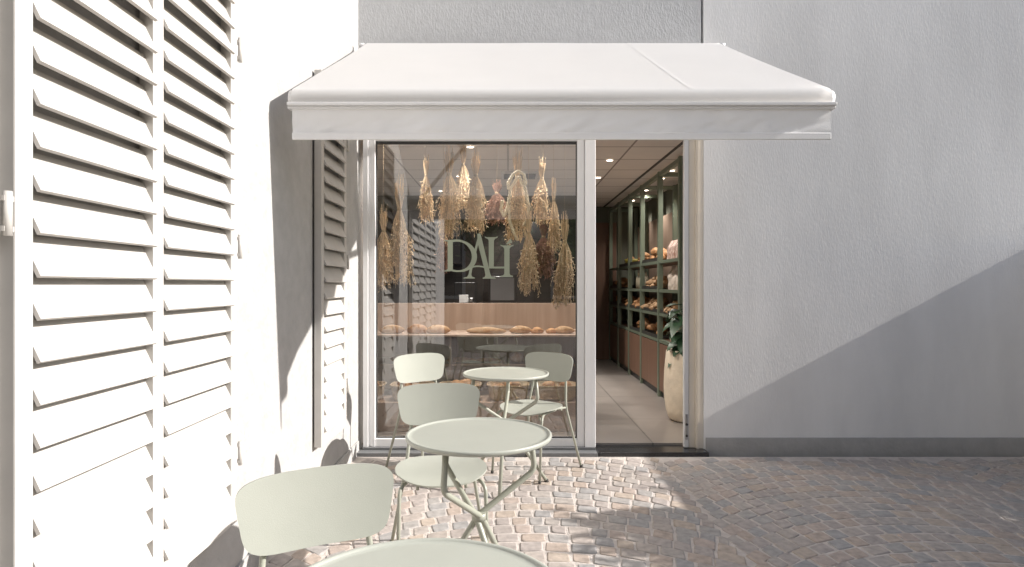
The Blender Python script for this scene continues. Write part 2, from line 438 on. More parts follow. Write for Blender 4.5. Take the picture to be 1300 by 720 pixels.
# lettering, traced in shape and set on the glass
def LX(u): return (560+u/9.6-645)*(GY-.004)/F
def LZ(v): return CH-(290+v/9.6-362)*(GY-.004)/F
cnt = [0]
def lpoly(b, pts):
    cnt[0] += 1; y = GY-.0035-.0004*cnt[0]
    b.poly([(LX(a), LZ(c)) for a, c in pts], y, GY-.001-.00002*cnt[0])
def letter(name, polys):
    cnt[0] = {'D': 0, 'A': 4, 'L': 9, 'I': 12}[name]
    b = B()
    for p in polys: lpoly(b, p)
    o = at(wf, b, 'letter', M['letter'])
def bez(p, q, r, s, n=10):
    out = []
    for i in range(n+1):
        t = i/n; out.append(tuple(p[k]*(1-t)**3+3*q[k]*t*(1-t)**2+3*r[k]*t*t*(1-t)+s[k]*t**3 for k in (0, 1)))
    return out
outer = bez((138, 138), (300, 110), (440, 230), (438, 345)) + bez((438, 345), (436, 470), (320, 560), (138, 526))[1:]
inner = bez((138, 500), (280, 545), (372, 450), (374, 345)) + bez((374, 345), (374, 240), (280, 130), (138, 168))[1:]
letter('D', [[(80, 160), (60, 158), (40, 148), (42, 140), (142, 140), (142, 520), (40, 526), (36, 516), (62, 508), (80, 490)], outer+inner])
letter('A', [[(440, 66), (480, 60), (600, 560), (618, 590), (664, 600), (664, 613), (506, 613), (506, 602), (532, 592), (540, 570), (528, 500), (446, 180)],
             [(455, 70), (470, 100), (432, 235), (372, 540), (366, 580), (410, 600), (410, 612), (272, 612), (272, 602), (318, 590), (338, 560)] and
             [(448, 100), (462, 150), (385, 470), (368, 560), (376, 588), (410, 600), (410, 612), (272, 612), (272, 602), (318, 590), (336, 560), (352, 470)],
             bez((384, 462), (420, 448), (480, 448), (534, 466), 6)+bez((534, 484), (480, 466), (420, 466), (378, 482), 6)])
letter('L', [[(530, 100), (560, 108), (660, 108), (690, 98), (688, 112), (656, 126), (644, 150), (642, 466), (776, 466), (776, 488), (582, 488), (580, 150), (570, 130), (536, 114)]])
letter('I', [[(722, 200), (752, 208), (850, 208), (884, 200), (880, 214), (848, 226), (834, 250), (834, 550), (844, 570), (876, 578), (874, 592), (724, 592), (720, 580), (760, 570), (770, 550), (770, 250), (758, 228), (726, 212)],
             [(786, 196), (846, 124), (866, 166), (862, 178)]])
# sill stones
at(wf, B().box(fx(455), XM1+.004, FY-.105, FY+.119, -.03, .025, .003), 'sill', M['grey_stone'])
at(wf, B().box(XL0, XM1-.002, FY-.02, FY+.118, .0255, .0448, .002), 'sill_lip', M['grey_stone'])

# ---- doorway
dw = thing('shop_doorway', 'open glazed doorway with black granite threshold and slim white jamb', 'door', (0, FY, 0))
at(dw, B().box(XM1+.006, FRX1+.03, FY-.105, FY+.119, -.03, .03, .004), 'threshold', M['black_stone'])
b = B(); xj = fx(869.5)
b.box(xj, xj+.036, FY+.02, FY+.06, .035, 2.598, .003)
leaf = at(dw, b, 'door_leaf_edge', M['white_metal'])
lk = B(); lk.box(xj+.008, xj+.026, FY+.012, FY+.0195, .10, .30, .002)
lk.obj('lock_plate', M['steel'], leaf)
for zz in (.13, .22):
    k = B(); k.tube([(xj+.017, FY+.004, zz), (xj+.017, FY+.0118, zz)], .010, 12); k.obj('lock_bolt', M['gasket'], leaf)
b = B(); b.box(xj+.040, xj+.088, FY+.03, FY+.11, .031, 2.598, .003); b.box(xj+.0885, FRX1+.02, FY+.002, FY+.11, .031, 2.598, .003); b.box(xj+.1, xj+.108, FY-.006, FY+.0015, .031, 2.598)
at(dw, b, 'door_jamb', M['alu_beige'])
b = B(); b.box(XM1+.001, xj-.001, FY+.0, FY+.1, TOP+.03, 2.598, .003)
at(dw, b, 'door_head', M['alu'])

# ---- right hand wall
rw = tag(B().box(FRX1+.0205, 4.6, FY, FY+.25, -.05, 6.2).obj('white_wall', M['paint_wall']), 'plain white painted wall to the right of the shop doorway', 'wall')

pl_ = B().box(FRX1+.035, 4.238, FY-.014, FY-.0005, -.05, .12, .003).obj('wall_plinth', M['white_plaster'], rw)
# ================================================================= awning
AX0, AX1 = -1.07, 1.60
AYB, AZB = 4.66, 3.155
AYF, AZF = 3.06, 2.30
aw = thing('awning', 'white canvas folding-arm awning with straight valance over the shopfront', 'awning', (0, FY, 2.2))
cv = B(); nx, ny = 200, 24
def fab(x, t):
    y = AYB+(AYF-AYB)*t; z = AZB+(AZF-AZB)*t - .004*math.sin(math.pi*t)
    z += .0035*noise.noise(Vector((x*2.1, t*2.5, 3)))
    return (x, y, z)
def frontcurve(k):      # wraps over the front bar
    a = R(60)*k; r = .058
    a0 = R(118)
    return (AYF-.0+math.cos(a0+a*1.0)*r*1.0+.028, AZF-.052+math.sin(a0+a)*r)
rows = []
for j in range(ny+1): rows.append([cv.bm.verts.new(fab(AX0+(AX1-AX0)*i/nx, j/ny)) for i in range(nx+1)])
for k in range(1, 6):
    yy, zz = frontcurve(k/5*1.55)
    rows.append([cv.bm.verts.new((AX0+(AX1-AX0)*i/nx, yy-.004, zz)) for i in range(nx+1)])
for j in range(len(rows)-1):
    for i in range(nx):
        f = cv.bm.faces.new((rows[j][i], rows[j][i+1], rows[j+1][i+1], rows[j+1][i])); f.smooth = True
co = at(aw, cv, 'canvas', M['canvas'])
for sx in (.91,):
    s = B()
    for j in range(ny):
        p, q = fab(sx, j/ny), fab(sx, (j+1)/ny)
        v = [s.bm.verts.new(a) for a in ((p[0]-.009, p[1], p[2]+.0016), (p[0]+.011, p[1], p[2]+.0016), (q[0]+.011, q[1], q[2]+.0016), (q[0]-.011, q[1], q[2]+.0016))]
        s.bm.faces.new(v)
    so2 = at(aw, s, 'seam', M['canvas'])
b = B(); b.tube([(AX0-.02, AYF+.028, 2.248), (AX1+.02, AYF+.028, 2.248)], .048, 24)
b.box(AX0-.02, AX1+.02, AYF-.038, AYF-.0, 2.205, 2.222, .003); b.box(AX0-.02, AX1+.02, AYF-.026, AYF+.02, 2.192, 2.2045, .002)
at(aw, b, 'front_bar', M['white_metal'])
# valance with folds
vl = B(); rows = []
NV = 240
for j in range(13):
    t = j/12; z = 2.196-(2.196-2.075)*t
    row = []
    for i in range(NV+1):
        x = AX0+(AX1-AX0)*i/NV
        y = AYF-.014+.022*t*noise.noise(Vector((x*3.2, t*.8, 1)))+.007*noise.noise(Vector((x*14+t*3, t*2.0, 9)))*min(1, 1.4*t)+.003*math.sin(x*38)*noise.noise(Vector((x*1.5, 0, 4)))
        row.append(vl.bm.verts.new((x, y, z)))
    rows.append(row)
for j in range(12):
    for i in range(NV):
        f = vl.bm.faces.new((rows[j][i], rows[j][i+1], rows[j+1][i+1], rows[j+1][i])); f.smooth = True
vo = at(aw, vl, 'valance', M['valance'])
b = B(); b.box(AX0, AX1, AYF-.021, AYF-.008, 2.04, 2.0745, .004)
at(aw, b, 'valance_hem', M['valance'])
b = B(); b.tube([(AX0-.03, AYB+.02, AZB-.045), (AX1+.02, AYB+.02, AZB-.045)], .042, 20)
at(aw, b, 'roller', M['white_metal'])
for bx in (AX0-.045, .25, AX1+.03):
    b = B(); b.box(bx-.012, bx+.012, AYB-.02, FY-.001, AZB-.10, AZB-.04, .003); b.box(bx-.03, bx+.03, FY-.012, FY-.0005, AZB-.14, AZB+.01, .003)
    b.tube([(bx-.02, AYB+.02, AZB-.01), (bx+.02, AYB+.02, AZB-.01)], .018, 10)
    at(aw, b, 'bracket', M['white_metal'])
def arm(x0, xe, x1):
    a = Vector((x0, FY-.05, 2.98)); c = Vector((x1, AYF+.05, 2.235)); m = (a+c)/2; e = Vector((xe, m.y+.05, m.z))
    b = B(); b.tube([a, e], .024, 12); b.tube([e, c], .020, 12); b.tube([e-Vector((0, 0, .035)), e+Vector((0, 0, .035))], .032, 14)
    b.box(x0-.04, x0+.04, FY-.06, FY-.0005, 2.92, 3.03, .004)
    at(aw, b, 'folding_arm', M['white_metal'])
arm(-.93, -.42, -.96); arm(1.44, .95, 1.46)

# ================================================================= chairs
def sup(a, hx, hy, p):
    c, s = math.cos(a), math.sin(a)
    return (math.copysign(abs(c)**(2/p), c)*hx, math.copysign(abs(s)**(2/p), s)*hy)
def make_chair(label, loc, rz):
    t = thing('cafe_chair', label, 'chair', loc, rz, 'sage green cafe chairs')
    # seat: wide rounded shell, faces -Y
    def so_(a):
        x, y = sup(a, .212, .19, 3.0); x *= 1-.10*(y/.19) if y > 0 else 1; return x, y
    s = B(); s.shell(so_, lambda x, y: .012*(x/.2)**2*1.2 - (.020*max(0, (-y-.10)/.09)**2) + .010*max(0, (y-.08)/.1)**2, .007, 8, 72)
    seat = s.obj('seat', M['sage'], t, (0, 0, .452))
    # backrest
    def bo(a):
        x, y = sup(a, .200, .102, 4.8); x *= 1+.085*(y/.10); y += .006*(1-(x/.2)**2); return x, y
    s = B(); s.shell(bo, lambda x, y: .50*x*x-.12*y, .006, 8, 80, Matrix.Translation((0, .235, .712)) @ Matrix.Rotation(R(90), 4, 'X'))
    s.obj('backrest', M['sage'], t)
    for sx in (-1, 1):
        l = B(); l.tube([(sx*.135, .10, .435), (sx*.150, -.08, .435), (sx*.190, -.165, .425), (sx*.198, -.205, .008)], .0088, 10, .06)
        lo = l.obj('front_leg', M['sagetube'], t)
        B().tube([(sx*.198, -.205, 0), (sx*.198, -.205, .018)], .011, 10).obj('foot_cap', M['rubber'], lo)
        l = B(); l.tube([(sx*.124, .244, .735), (sx*.138, .236, .62), (sx*.160, .198, .44), (sx*.236, .285, .008)], .0088, 10, .05)
        l.tube([(sx*.158, .196, .437), (sx*.10, .05, .4365)], .0075, 8)
        lo = l.obj('rear_leg', M['sagetube'], t)
        B().tube([(sx*.2365, .2855, 0), (sx*.2365, .2855, .018)], .011, 10).obj('foot_cap', M['rubber'], lo)
    for yy, hx in ((-.07, .15), (.15, .155)):
        l = B(); l.tube([(-hx, yy, .430), (hx, yy, .430)], .0075, 8); l.obj('seat_rail', M['sagetube'], t)
    for sx in (-1, 1):
        l = B(); l.tube([(sx*.11, -.07, .422), (sx*.11, -.07, .385)], .008, 8); l.obj('stacking_stub', M['sagetube'], t)
    return t
ch = make_chair('pale sage chair in the back left corner, its back brightly sunlit', (-.515, 4.30, 0), R(36))
copytree(ch, None, (.17, 4.36, 0), R(-36), 'sage chair right of the far table, its back olive in shade')
copytree(ch, None, (-.315, 2.89, 0), R(9), 'sage chair tucked behind the middle table, facing the camera')
copytree(ch, None, (-.412, 1.465, 0), R(27), 'sage chair at lower left beside the nearest table, its back close to the camera')

# ================================================================= tables
def make_table(label, loc, rz):
    t = thing('bistro_table', label, 'table', loc, rz, 'round sage green bistro tables')
    r = .284
    s = B(); s.lathe([(0.001, .7375), (r-.03, .7375), (r-.0135, .7375), (r-.0125, .7385), (r-.010, .7415), (r-.005, .7425), (r, .7405), (r+.001, .736), (r, .728), (r-.004, .724), (r-.012, .727), (r-.013, .7315), (.001, .7315)], n=96)
    s.obj('tabletop', M['sage'], t)
    for k, a in enumerate((15, 128, 236)):
        a = R(a); d = Vector((math.cos(a), math.sin(a), 0)); pz = Vector((-d.y, d.x, 0))
        off = pz*.013
        l = B(); l.tube([d*.215+off+Vector((0, 0, .728)), d*.232+off+Vector((0, 0, .575)), off+Vector((0, 0, .415)), -d*.275+off*.3+Vector((0, 0, .012))], .0118, 12, .03)
        lo = l.obj('leg', M['sagetube'], t)
        q = -d*.277+off*.3
        B().tube([q+Vector((0, 0, 0)), q+Vector((0, 0, .02))], [.017, .012], 12).obj('foot_cap', M['rubber'], lo)
    s = B(); s.tube([(0, 0, .402), (0, 0, .430)], .028, 20); s.obj('collar', M['sagetube'], t)
    s = B()
    for a in (15, 128, 236):
        d = Vector((math.cos(R(a)), math.sin(R(a)), 0)); s.tube([d*.02+Vector((0, 0, .724)), d*.225+Vector((0, 0, .724))], .007, 8)
    s.obj('top_bracket', M['sagetube'], t)
    return t
tb = make_table('round sage table farthest back, in front of the shop window', (-.015, 4.07, 0), R(-45))
copytree(tb, None, (-.114, 2.405, 0), R(0), 'middle round sage table with its crossed legs in full view')
copytree(tb, None, (-.165, 1.125, 0), R(30), 'round sage table nearest the camera, cut by the bottom edge')

# ================================================================= dried bunches
def bunch(label, px, py0, py1, wpx, Y, kind='straw', seed=0, head=.5, name='dried_bunch'):
    rnd = random.Random(seed+int(px))
    k = Y/F; x = (px-645)*k; zt = CH-(py0-362)*k; zb_ = CH-(py1-362)*k; hw = wpx*k*.5
    Ln = zt-zb_
    t = thing(name, label, 'dried flowers', (x, Y, zb_), 0, 'dried bunches hanging in the window')
    tie = Ln*.74
    st = B(); n = 135; sw = rnd.uniform(-.25, .25)*hw; full = rnd.uniform(.8, 1.1)
    m = {'straw': M['straw'], 'pale': M['straw_pale'], 'rust': M['rust']}[kind]
    hd = B()
    for i in range(n):
        a = rnd.uniform(0, 2*math.pi); rr = math.sqrt(rnd.random())
        dx, dy = math.cos(a)*rr, math.sin(a)*rr
        up = Ln*rnd.uniform(.86, 1.0); lo = Ln*rnd.uniform(0, .42)
        if i % 6 == 0: lo = Ln*rnd.uniform(-.04, .10)
        if i % 9 == 0: up = Ln*rnd.uniform(1.0, 1.10)
        dx *= full
        p0 = Vector((dx*hw*.42, dy*hw*.42, up)); p1 = Vector((dx*hw*.16, dy*hw*.16, tie))
        fl = rnd.uniform(.55, 1.15); mid = (tie+lo)/2
        p2 = Vector((dx*hw*.72*fl, dy*hw*.72*fl, mid)); p3 = Vector((dx*hw*fl*1.0+sw+rnd.uniform(-.42, .42)*hw, dy*hw*fl, lo))
        st.tube([p0, p1, (p1*.4+p2*.6)+Vector((dx*hw*.1, 0, 0)), p2, p3], .0018, 3, cap=False)
        # seed head leaflets
        for q in range(int(11*head*2)):
            s = rnd.random(); base = p2.lerp(p3, s) if rnd.random() < .75 else p1.lerp(p2, .5+.5*s)
            d = Vector((rnd.uniform(-1, 1), rnd.uniform(-1, 1), rnd.uniform(-2.4, .1))).normalized()
            ln = rnd.uniform(.014, .034); wd = rnd.uniform(.0035, .0072); sd_ = d.orthogonal().normalized()
            tip = base+d*ln
            v = [hd.bm.verts.new(z) for z in (base, base+d*ln*.45+sd_*wd, tip, base+d*ln*.45-sd_*wd)]
            hd.bm.faces.new(v)
    st.obj('stems', M['straw'] if kind != 'rust' else M['rust'], t)
    hd.obj('seed_heads', m, t)
    B().tube([(0, 0, tie-.012), (0, 0, tie+.012)], max(.007, hw*.19), 12).obj('tie', M['twine'], t)
    B().tube([(0, 0, tie), (0, 0, CEI-zb_)], .0012, 4).obj('string', M['twine'], t)
    return t
bl = [
 ('narrow faded bunch at the far left of the window beside the frame', 487, 268, 366, 24, 5.25, 'straw', .4),
 ('long drooping oat bunch, second from the left in the window', 507, 232, 362, 30, 5.12, 'straw', .8),
 ('slim brush-like bunch between the drooping oats and the taller pair', 541, 203, 282, 17, 5.35, 'straw', .6),
 ('small russet bunch hanging just left of the lettering', 563, 276, 345, 18, 5.45, 'rust', .8),
 ('full feathery bunch just above the first letter', 570, 192, 306, 32, 5.1, 'straw', .6),
 ('small wheat bunch hanging deeper between two fuller ones', 588, 190, 264, 22, 5.5, 'straw', .5),
 ('fan-tailed bunch just above the letter A', 604, 197, 297, 30, 5.12, 'pale', .5),
 ('dim brown bunch deeper in the shop, left of the braided one', 631, 232, 284, 30, 5.6, 'rust', .7),
 ('brown seeded bunch wrapped in a bright cream braid', 657, 196, 308, 34, 5.15, 'straw', .9),
 ('bell shaped bunch right of the braided bunch', 688, 206, 284, 22, 5.3, 'straw', .5),
 ('short-tied bunch second from the right, held by a long stalk', 703, 232, 318, 20, 5.2, 'straw', .5),
 ('broom-like bunch with tufted end hanging right of the lettering', 671, 268, 373, 27, 5.08, 'pale', .7),
 ('dark red bunch hanging between two straw brooms', 690, 283, 352, 26, 5.3, 'rust', 1.0),
 ('long loose broom lowest at the right edge of the window', 717, 278, 390, 27, 5.06, 'pale', .6)]
brd = None
for i, (lab, px, a, c, wd, Y, kd, hdn) in enumerate(bl):
    o = bunch(lab, px, a, c, wd, Y, kd, i*11, hdn)
    if px == 657: brd = (o, Y)
# cream braid
o, Y = brd; k = Y/F; z0 = o.location.z
def P(px, py, d=-.07): return Vector(((px-645)*k-o.location.x, d, CH-(py-362)*k-z0))
def braid(pts, name='braid'):
    b = B(); pp = []
    for i in range(len(pts)-1):
        for j in range(8): pp.append(pts[i].lerp(pts[i+1], j/8))
    pp.append(pts[-1])
    for ph in (0, 2.1, 4.2):
        b.tube([p+Vector((math.cos(i*.75+ph)*.008, math.sin(i*.75+ph)*.009, 0)) for i, p in enumerate(pp)], .0075, 6)
    b.obj(name, M['ribbon'], o)
braid([P(657, 219), P(651, 224), P(645, 234), P(646, 242), P(652, 236), P(657, 226)])
braid([P(658, 219), P(665, 224), P(667, 236), P(662, 234), P(659, 226)])
braid([P(648, 238), P(647, 252), P(644, 266), P(640, 276), P(636, 268), P(638, 256)])
braid([P(664, 232), P(668, 248), P(671, 264), P(669, 280), P(664, 288)])
braid([P(646, 262), P(647, 282), P(652, 296), P(657, 306)])

# ================================================================= display counter
CX0, CX1, CY0, CY1 = -1.75, .70, 5.72, 6.35
dc = thing('display_counter', 'light wood bakery counter with open bread shelves behind the window', 'counter', (0, CY0, .045))
b = B(); b.box(CX0, CX1, CY1-.04, CY1, .046, 1.135, .003); at(dc, b, 'back_panel', M['wood'])
b = B(); b.box(CX0, CX0+.03, CY0, CY1-.041, .046, .87, .002); b.box(CX1-.03, CX1, CY0, CY1-.041, .046, .87, .002); b.box(-.55, -.53, CY0+.02, CY1-.041, .30, .835, .001)
at(dc, b, 'side_panel', M['wood'])
b = B(); b.box(CX0+.031, CX1-.031, CY0+.30, CY0+.325, .296, .555, .002); at(dc, b, 'inner_panel', M['wood'])
b = B(); b.box(CX0+.2, CX1-.04, CY0-.38, CY0-.03, .046, .30, .004); at(dc, b, 'low_bench', M['wood'])
for zz, dy in ((.275, 0), (.56, .06), (.838, 0)):
    b = B(); b.box(CX0+.031, CX1-.031, CY0+dy, CY1-.042, zz, zz+.018, .002); at(dc, b, 'shelf', M['wood'])
b = B(); v = [b.bm.verts.new(p) for p in ((CX0+.03, CY0-.004, .30), (CX1-.03, CY0-.004, .30), (CX1-.03, CY0-.004, .835), (CX0+.03, CY0-.004, .835))]; b.bm.faces.new(v)
M['case'] = glassmat('case glass', 1.3, (.95, .96, .95)); at(dc, b, 'front_glass', M['case'])

# breads ------------------------------------------------------------
def loafmesh(name, lx, ly, lz, m, cuts=3, seed=0, bend=0):
    b = B(); bmesh.ops.create_icosphere(b.bm, subdivisions=3, radius=1)
    for v in b.bm.verts:
        c = v.co.copy(); n_ = noise.noise(c*1.6+Vector((seed, 0, 0)))*.12
        x = c.x*(1+n_*.5); taper = (1-.35*abs(c.x)**2.5)
        y = c.y*taper*(1+n_); z = c.z*taper*(1+n_)
        if z < -.55: z = -.55
        if cuts and z > .2:
            s = math.sin((x*cuts+y*.35)*math.pi); z += -.10*(abs(s) < .28)
        v.co = Vector((x*lx/2, y*ly/2+bend*x*x*ly, (z+.55)*lz/1.55))
    for f in b.bm.faces: f.smooth = True
    me = bpy.data.meshes.new(name); b.bm.to_mesh(me); b.bm.free(); me.materials.append(m)
    return me
BM_ = {'baguette': loafmesh('baguette', .42, .085, .065, M['crust'], 5, 1), 'loaf': loafmesh('bread_loaf', .24, .13, .085, M['crust'], 3, 2),
       'floured': loafmesh('bread_loaf', .17, .16, .11, M['flour'], 2, 3), 'roll': loafmesh('bread_roll', .13, .09, .06, M['crust_dark'], 1, 4),
       'croissant': loafmesh('croissant', .14, .065, .055, M['crust'], 6, 5, bend=.55), 'dark': loafmesh('bread_loaf', .22, .12, .09, M['crust_dark'], 3, 6)}
def bread(kind, name, loc, rz, label, group, cat='bread', s=1, tilt=0):
    o = bpy.data.objects.new(name, BM_[kind]); COL.objects.link(o); o.location = loc; o.rotation_euler = (tilt, tilt*.4, rz); o.scale = (s, s, s)
    return tag(o, label, cat, group)
def bx_(px, Y): return (px-645)*Y/F
Yd = 5.90; ZT = .857
G1 = 'loaves on the top counter shelf'
for px, kd, nm, rz, lab, s in [(498, 'loaf', 'bread_loaf', .3, 'plump loaf at the left end of the top counter shelf', 1.0),
    (530, 'dark', 'bread_loaf', -.2, 'dark crusted loaf near the left of the top counter shelf', 1.0),
    (556, 'loaf', 'bread_loaf', .1, 'golden loaf left of the long baguette on the top counter shelf', 1.0),
    (617, 'baguette', 'baguette', -.12, 'long golden baguette lying on the top counter shelf', .95),
    (661, 'loaf', 'bread_loaf', .1, 'flattish loaf just right of centre on the top counter shelf', .9),
    (682, 'roll', 'bread_roll', .2, 'brown roll between two loaves on the top counter shelf', 1.0),
    (700, 'roll', 'bread_roll', -.2, 'small brown roll next to the last loaf on the top counter shelf', .85),
    (716, 'loaf', 'bread_loaf', -.1, 'last golden loaf at the right end of the top counter shelf', .85)]:
    bread(kd, nm, (bx_(px, Yd), Yd, ZT), rz, lab, G1, s=s)
G2 = 'breads on the middle counter shelf'; Yd = 5.95
for px, kd, nm, rz, lab, s in [(510, 'loaf', 'bread_loaf', 0, 'loaf on the middle counter shelf seen left of the corner chair', .9),
    (585, 'baguette', 'baguette', .05, 'baguette on the middle counter shelf, left of the table edge', .72),
    (620, 'baguette', 'baguette', -.1, 'shorter baguette in the centre of the middle counter shelf', .6),
    (656, 'floured', 'bread_loaf', .5, 'round floured loaf on the middle counter shelf', .85),
    (705, 'loaf', 'bread_loaf', .2, 'loaf on the middle counter shelf behind the shaded chair', 1.1),
    (722, 'roll', 'bread_roll', .9, 'roll at the right end of the middle counter shelf', 1.1)]:
    bread(kd, nm, (bx_(px, Yd), Yd, .579), rz, lab, G2, s=s)
# wicker baskets on lowest shelf
def basket(label, x, y, z, wx=.34, wy=.3, h=.13, group='wicker baskets on the low bench', m='wicker'):
    t = thing('bread_basket', label, 'basket', (x, y, z), 0, group)
    b = B(); n = 40; pr = [(.82, 0), (.86, .01), (.93, h*.5), (1, h), (.96, h), (.89, h*.5), (.80, .012), (.01, .012)]
    rings = []
    for r, zz in pr:
        ring = []
        for k in range(n):
            a = 2*math.pi*k/n; X, Yy = sup(a, wx/2*r, wy/2*r, 4); ring.append(b.bm.verts.new((X, Yy, zz+(.002*math.sin(k*math.pi) if zz > .02 else 0))))
        rings.append(ring)
    for i in range(len(rings)-1):
        for k in range(n):
            f = b.bm.faces.new((rings[i][k], rings[i][(k+1) % n], rings[i+1][(k+1) % n], rings[i+1][k])); f.smooth = True
    b.bm.faces.new(rings[-1]); b.bm.faces.new(rings[0][::-1])
    b.obj('body', M[m], t)
    b = B(); pts = [Vector((*sup(2*math.pi*k/n, wx/2, wy/2, 4), h)) for k in range(n+1)]; b.tube(pts, .008, 6, cap=False); b.obj('rim', M[m], t)
    return t
def heap(kind, name, x, y, z, w_, d_, n, label, group, seed, s=1, layers=2):
    rnd = random.Random(seed)
    for i in range(n):
        L = i*layers//n
        bread(kind, name, (x+rnd.uniform(-.5, .5)*w_*(1-.3*L), y+rnd.uniform(-.5, .5)*d_*(1-.3*L), z+L*.042), rnd.uniform(0, 6.28), label, group, s=s*rnd.uniform(.85, 1.1), tilt=rnd.uniform(-.25, .25))
locs = [(-1.29, 'leftmost'), (-.86, 'second'), (-.43, 'third'), (.0, 'fourth'), (.43, 'rightmost')]
for i, (bx0, wd) in enumerate(locs):
    basket(f'{wd} wicker basket from the left on the low bench of the counter', bx0, 5.51, .3015, .37, .27, .13)
    heap('roll', 'bread_roll', bx0, 5.51, .37, .24, .15, 7, f'brown roll in the {wd} wicker basket on the low bench', 'rolls in the counter baskets', 40+i)

# ---- kitchen back counter and ovens (behind)
M['plinth'] = M['grey_stone']
kc = tag(B().box(IX0+.02, 1.2, 8.72, 9.31, .046, 1.02, .004).obj('back_counter', M['black']), 'long black work counter along the dark kitchen wall', 'counter')
ov = thing('oven', 'black oven with grey glass door on the back counter', 'oven', (-.08, 9.0, 1.021))
B().box(-.20, .20, -.22, .22, 0, .46, .008).obj('body', M['black'], ov)
B().box(-.17, .17, -.232, -.2205, .08, .40, .004).obj('oven_door', mat('smoky glass', (.16, .16, .165), .12), ov)
B().tube([(-.15, -.25, .42), (.15, -.25, .42)], .008).obj('handle', M['steel'], ov)
cm = thing('coffee_machine', 'small dark coffee machine with steel front on the back counter', 'machine', (-.62, 8.95, 1.021))
B().box(-.15, .15, -.15, .2, 0, .34, .01).obj('body', M['black'], cm)
B().box(-.08, .05, -.162, -.1505, .05, .16, .003).obj('front_plate', M['alu'], cm)
B().tube([(.09, -.17, .06), (.09, -.17, .12)], .035, 14).obj('pitcher', M['steel'], cm)
for sx_, lab in ((-1.1, 'dark wall cupboard above the kitchen counter on the left'), (.75, 'dark wall cupboard above the kitchen counter on the right')):
    c_ = thing('wall_cupboard', lab, 'cupboard', (sx_, 9.1, 1.62))
    B().box(-.42, .42, -.16, .21, 0, .62, .004).obj('body', M['black'], c_)
    for s2 in (-1, 1): B().box(min(s2*.01, s2*.41), max(s2*.01, s2*.41), -.178, -.161, .01, .61, .003).obj('cupboard_door', M['black'], c_)
# ceiling air vent
vn = thing('ceiling_vent', 'dark rectangular air vent in the tiled ceiling above the counter', 'vent', (.14, 7.45, CEI-.03))
B().box(-.22, .22, -.2, .2, 0, .029, .003).obj('housing', M['lampring'], vn)
b = B()
for i in range(8): b.box(-.19, .19, -.17+i*.045, -.145+i*.045, -.008, -.0005)
b.obj('slats', M['gasket'], vn)
# downlights
def downlight(px, py, label, energy=5, X=None):
    Y = (CEI-.01-CH)*F/(362-py); x = (px-645)*Y/F
    t = thing('downlight', label, 'ceiling light', (x, Y, CEI-.012), 0, 'recessed ceiling downlights')
    b = B(); b.lathe([(.034, .002), (.046, 0), (.048, .011)], n=24); b.obj('ring', M['lampring'], t)
    b = B(); b.lathe([(.0005, .004), (.034, .004)], n=24); b.obj('lens', M['lamp'], t)
    if energy:
        l = bpy.data.lights.new('downlight_lamp', 'SPOT'); l.energy = energy*8; l.spot_size = R(120); l.spot_blend = .8; l.shadow_soft_size = .05; l.color = (1, .93, .86)
        lo = bpy.data.objects.new('downlight_lamp', l); COL.objects.link(lo); lo.parent = t; lo.location = (0, 0, -.03)
for px, py, lab, e in [(597, 187, 'lit ceiling spot above the wheat bunches, nearest the window', 9), (583, 224, 'lit ceiling spot deeper in, over the counter', 14), (560, 243, 'lit ceiling spot at the back left over the kitchen', 10),
        (665, 243, 'lit ceiling spot behind the braided bunch, over the kitchen', 10),
        (774, 204, 'lit ceiling spot inside the door, nearest the entrance in the aisle', 5), (759, 226, 'lit ceiling spot second along the aisle', 5),
        (867, 206, 'lit spot over the bread shelves nearest the door', 3), (853, 217, 'lit spot second along over the bread shelves', 2.6), (840, 227, 'lit spot third along over the bread shelves', 2.6),
        (820, 242, 'lit spot fourth along over the bread shelves', 2.6), (803, 255, 'lit spot farthest back over the bread shelves', 2.6)]:
    downlight(px, py, lab, e)

for xx, lab in ((-.98, 'added fill spot, out of view behind the window head at the left'), (-.15, 'added fill spot, out of view behind the window head in the middle'), (.50, 'added fill spot, out of view behind the window head at the right')):  # extra unseen spots, added to brighten the hanging bunches and counter breads
    downlight(645+xx*F/5.32, 362-(CEI-.01-CH)*F/5.32, lab, 4)
# ================================================================= right shelving
SX0, SX1 = 1.72, 2.2
PY = [6.2, 7.06, 8.0, 8.8, 9.65, 10.45]
sh = thing('bread_shelving', 'tall sage green shelving full of bread along the right wall', 'shelving', (SX0, 6.2, .045))
for y in PY:
    for x in (SX0, SX1-.055):
        at(sh, B().box(x, x+.055, y-.0275, y+.0275, .0455, 2.62, .002), 'post', M['green_frame'])
b = B()
for i in range(len(PY)-1):
    b.box(SX0+.006, SX0+.049, PY[i]+.0285, PY[i+1]-.0285, 2.565, 2.61)
for y in PY: b.box(SX0+.056, SX1-.056, y-.02, y+.02, 2.565, 2.61)
at(sh, b, 'top_rail', M['green_frame'])
at(sh, B().box(SX1+.002, SX1+.02, 6.15, 10.48, .046, 2.3), 'back_panel', M['wood'])
SH = [.70, 1.00, 1.27, 1.60]
for zz in SH:
    for i in range(len(PY)-1):
        b = B(); b.box(SX0+.056, SX1-.056, PY[i]+.0285, PY[i+1]-.0285, zz-.03, zz-.004); o_ = at(sh, b, 'shelf', M['wood_dark'])
        b = B(); b.box(SX0+.008, SX0+.0555, PY[i]+.0285, PY[i+1]-.0285, zz-.034, zz+.0, .001); at(sh, b, 'shelf_edge', M['green_frame'])
for i in range(len(PY)-1):
    at(sh, B().box(SX0+.01, SX0+.034, PY[i]+.03, PY[i+1]-.03, .12, .655, .003), 'cabinet_front', M['wood_dark'])
at(sh, B().box(SX0+.035, SX1-.06, PY[0]+.03, PY[-1]-.03, .046, .11), 'plinth', M['black'])
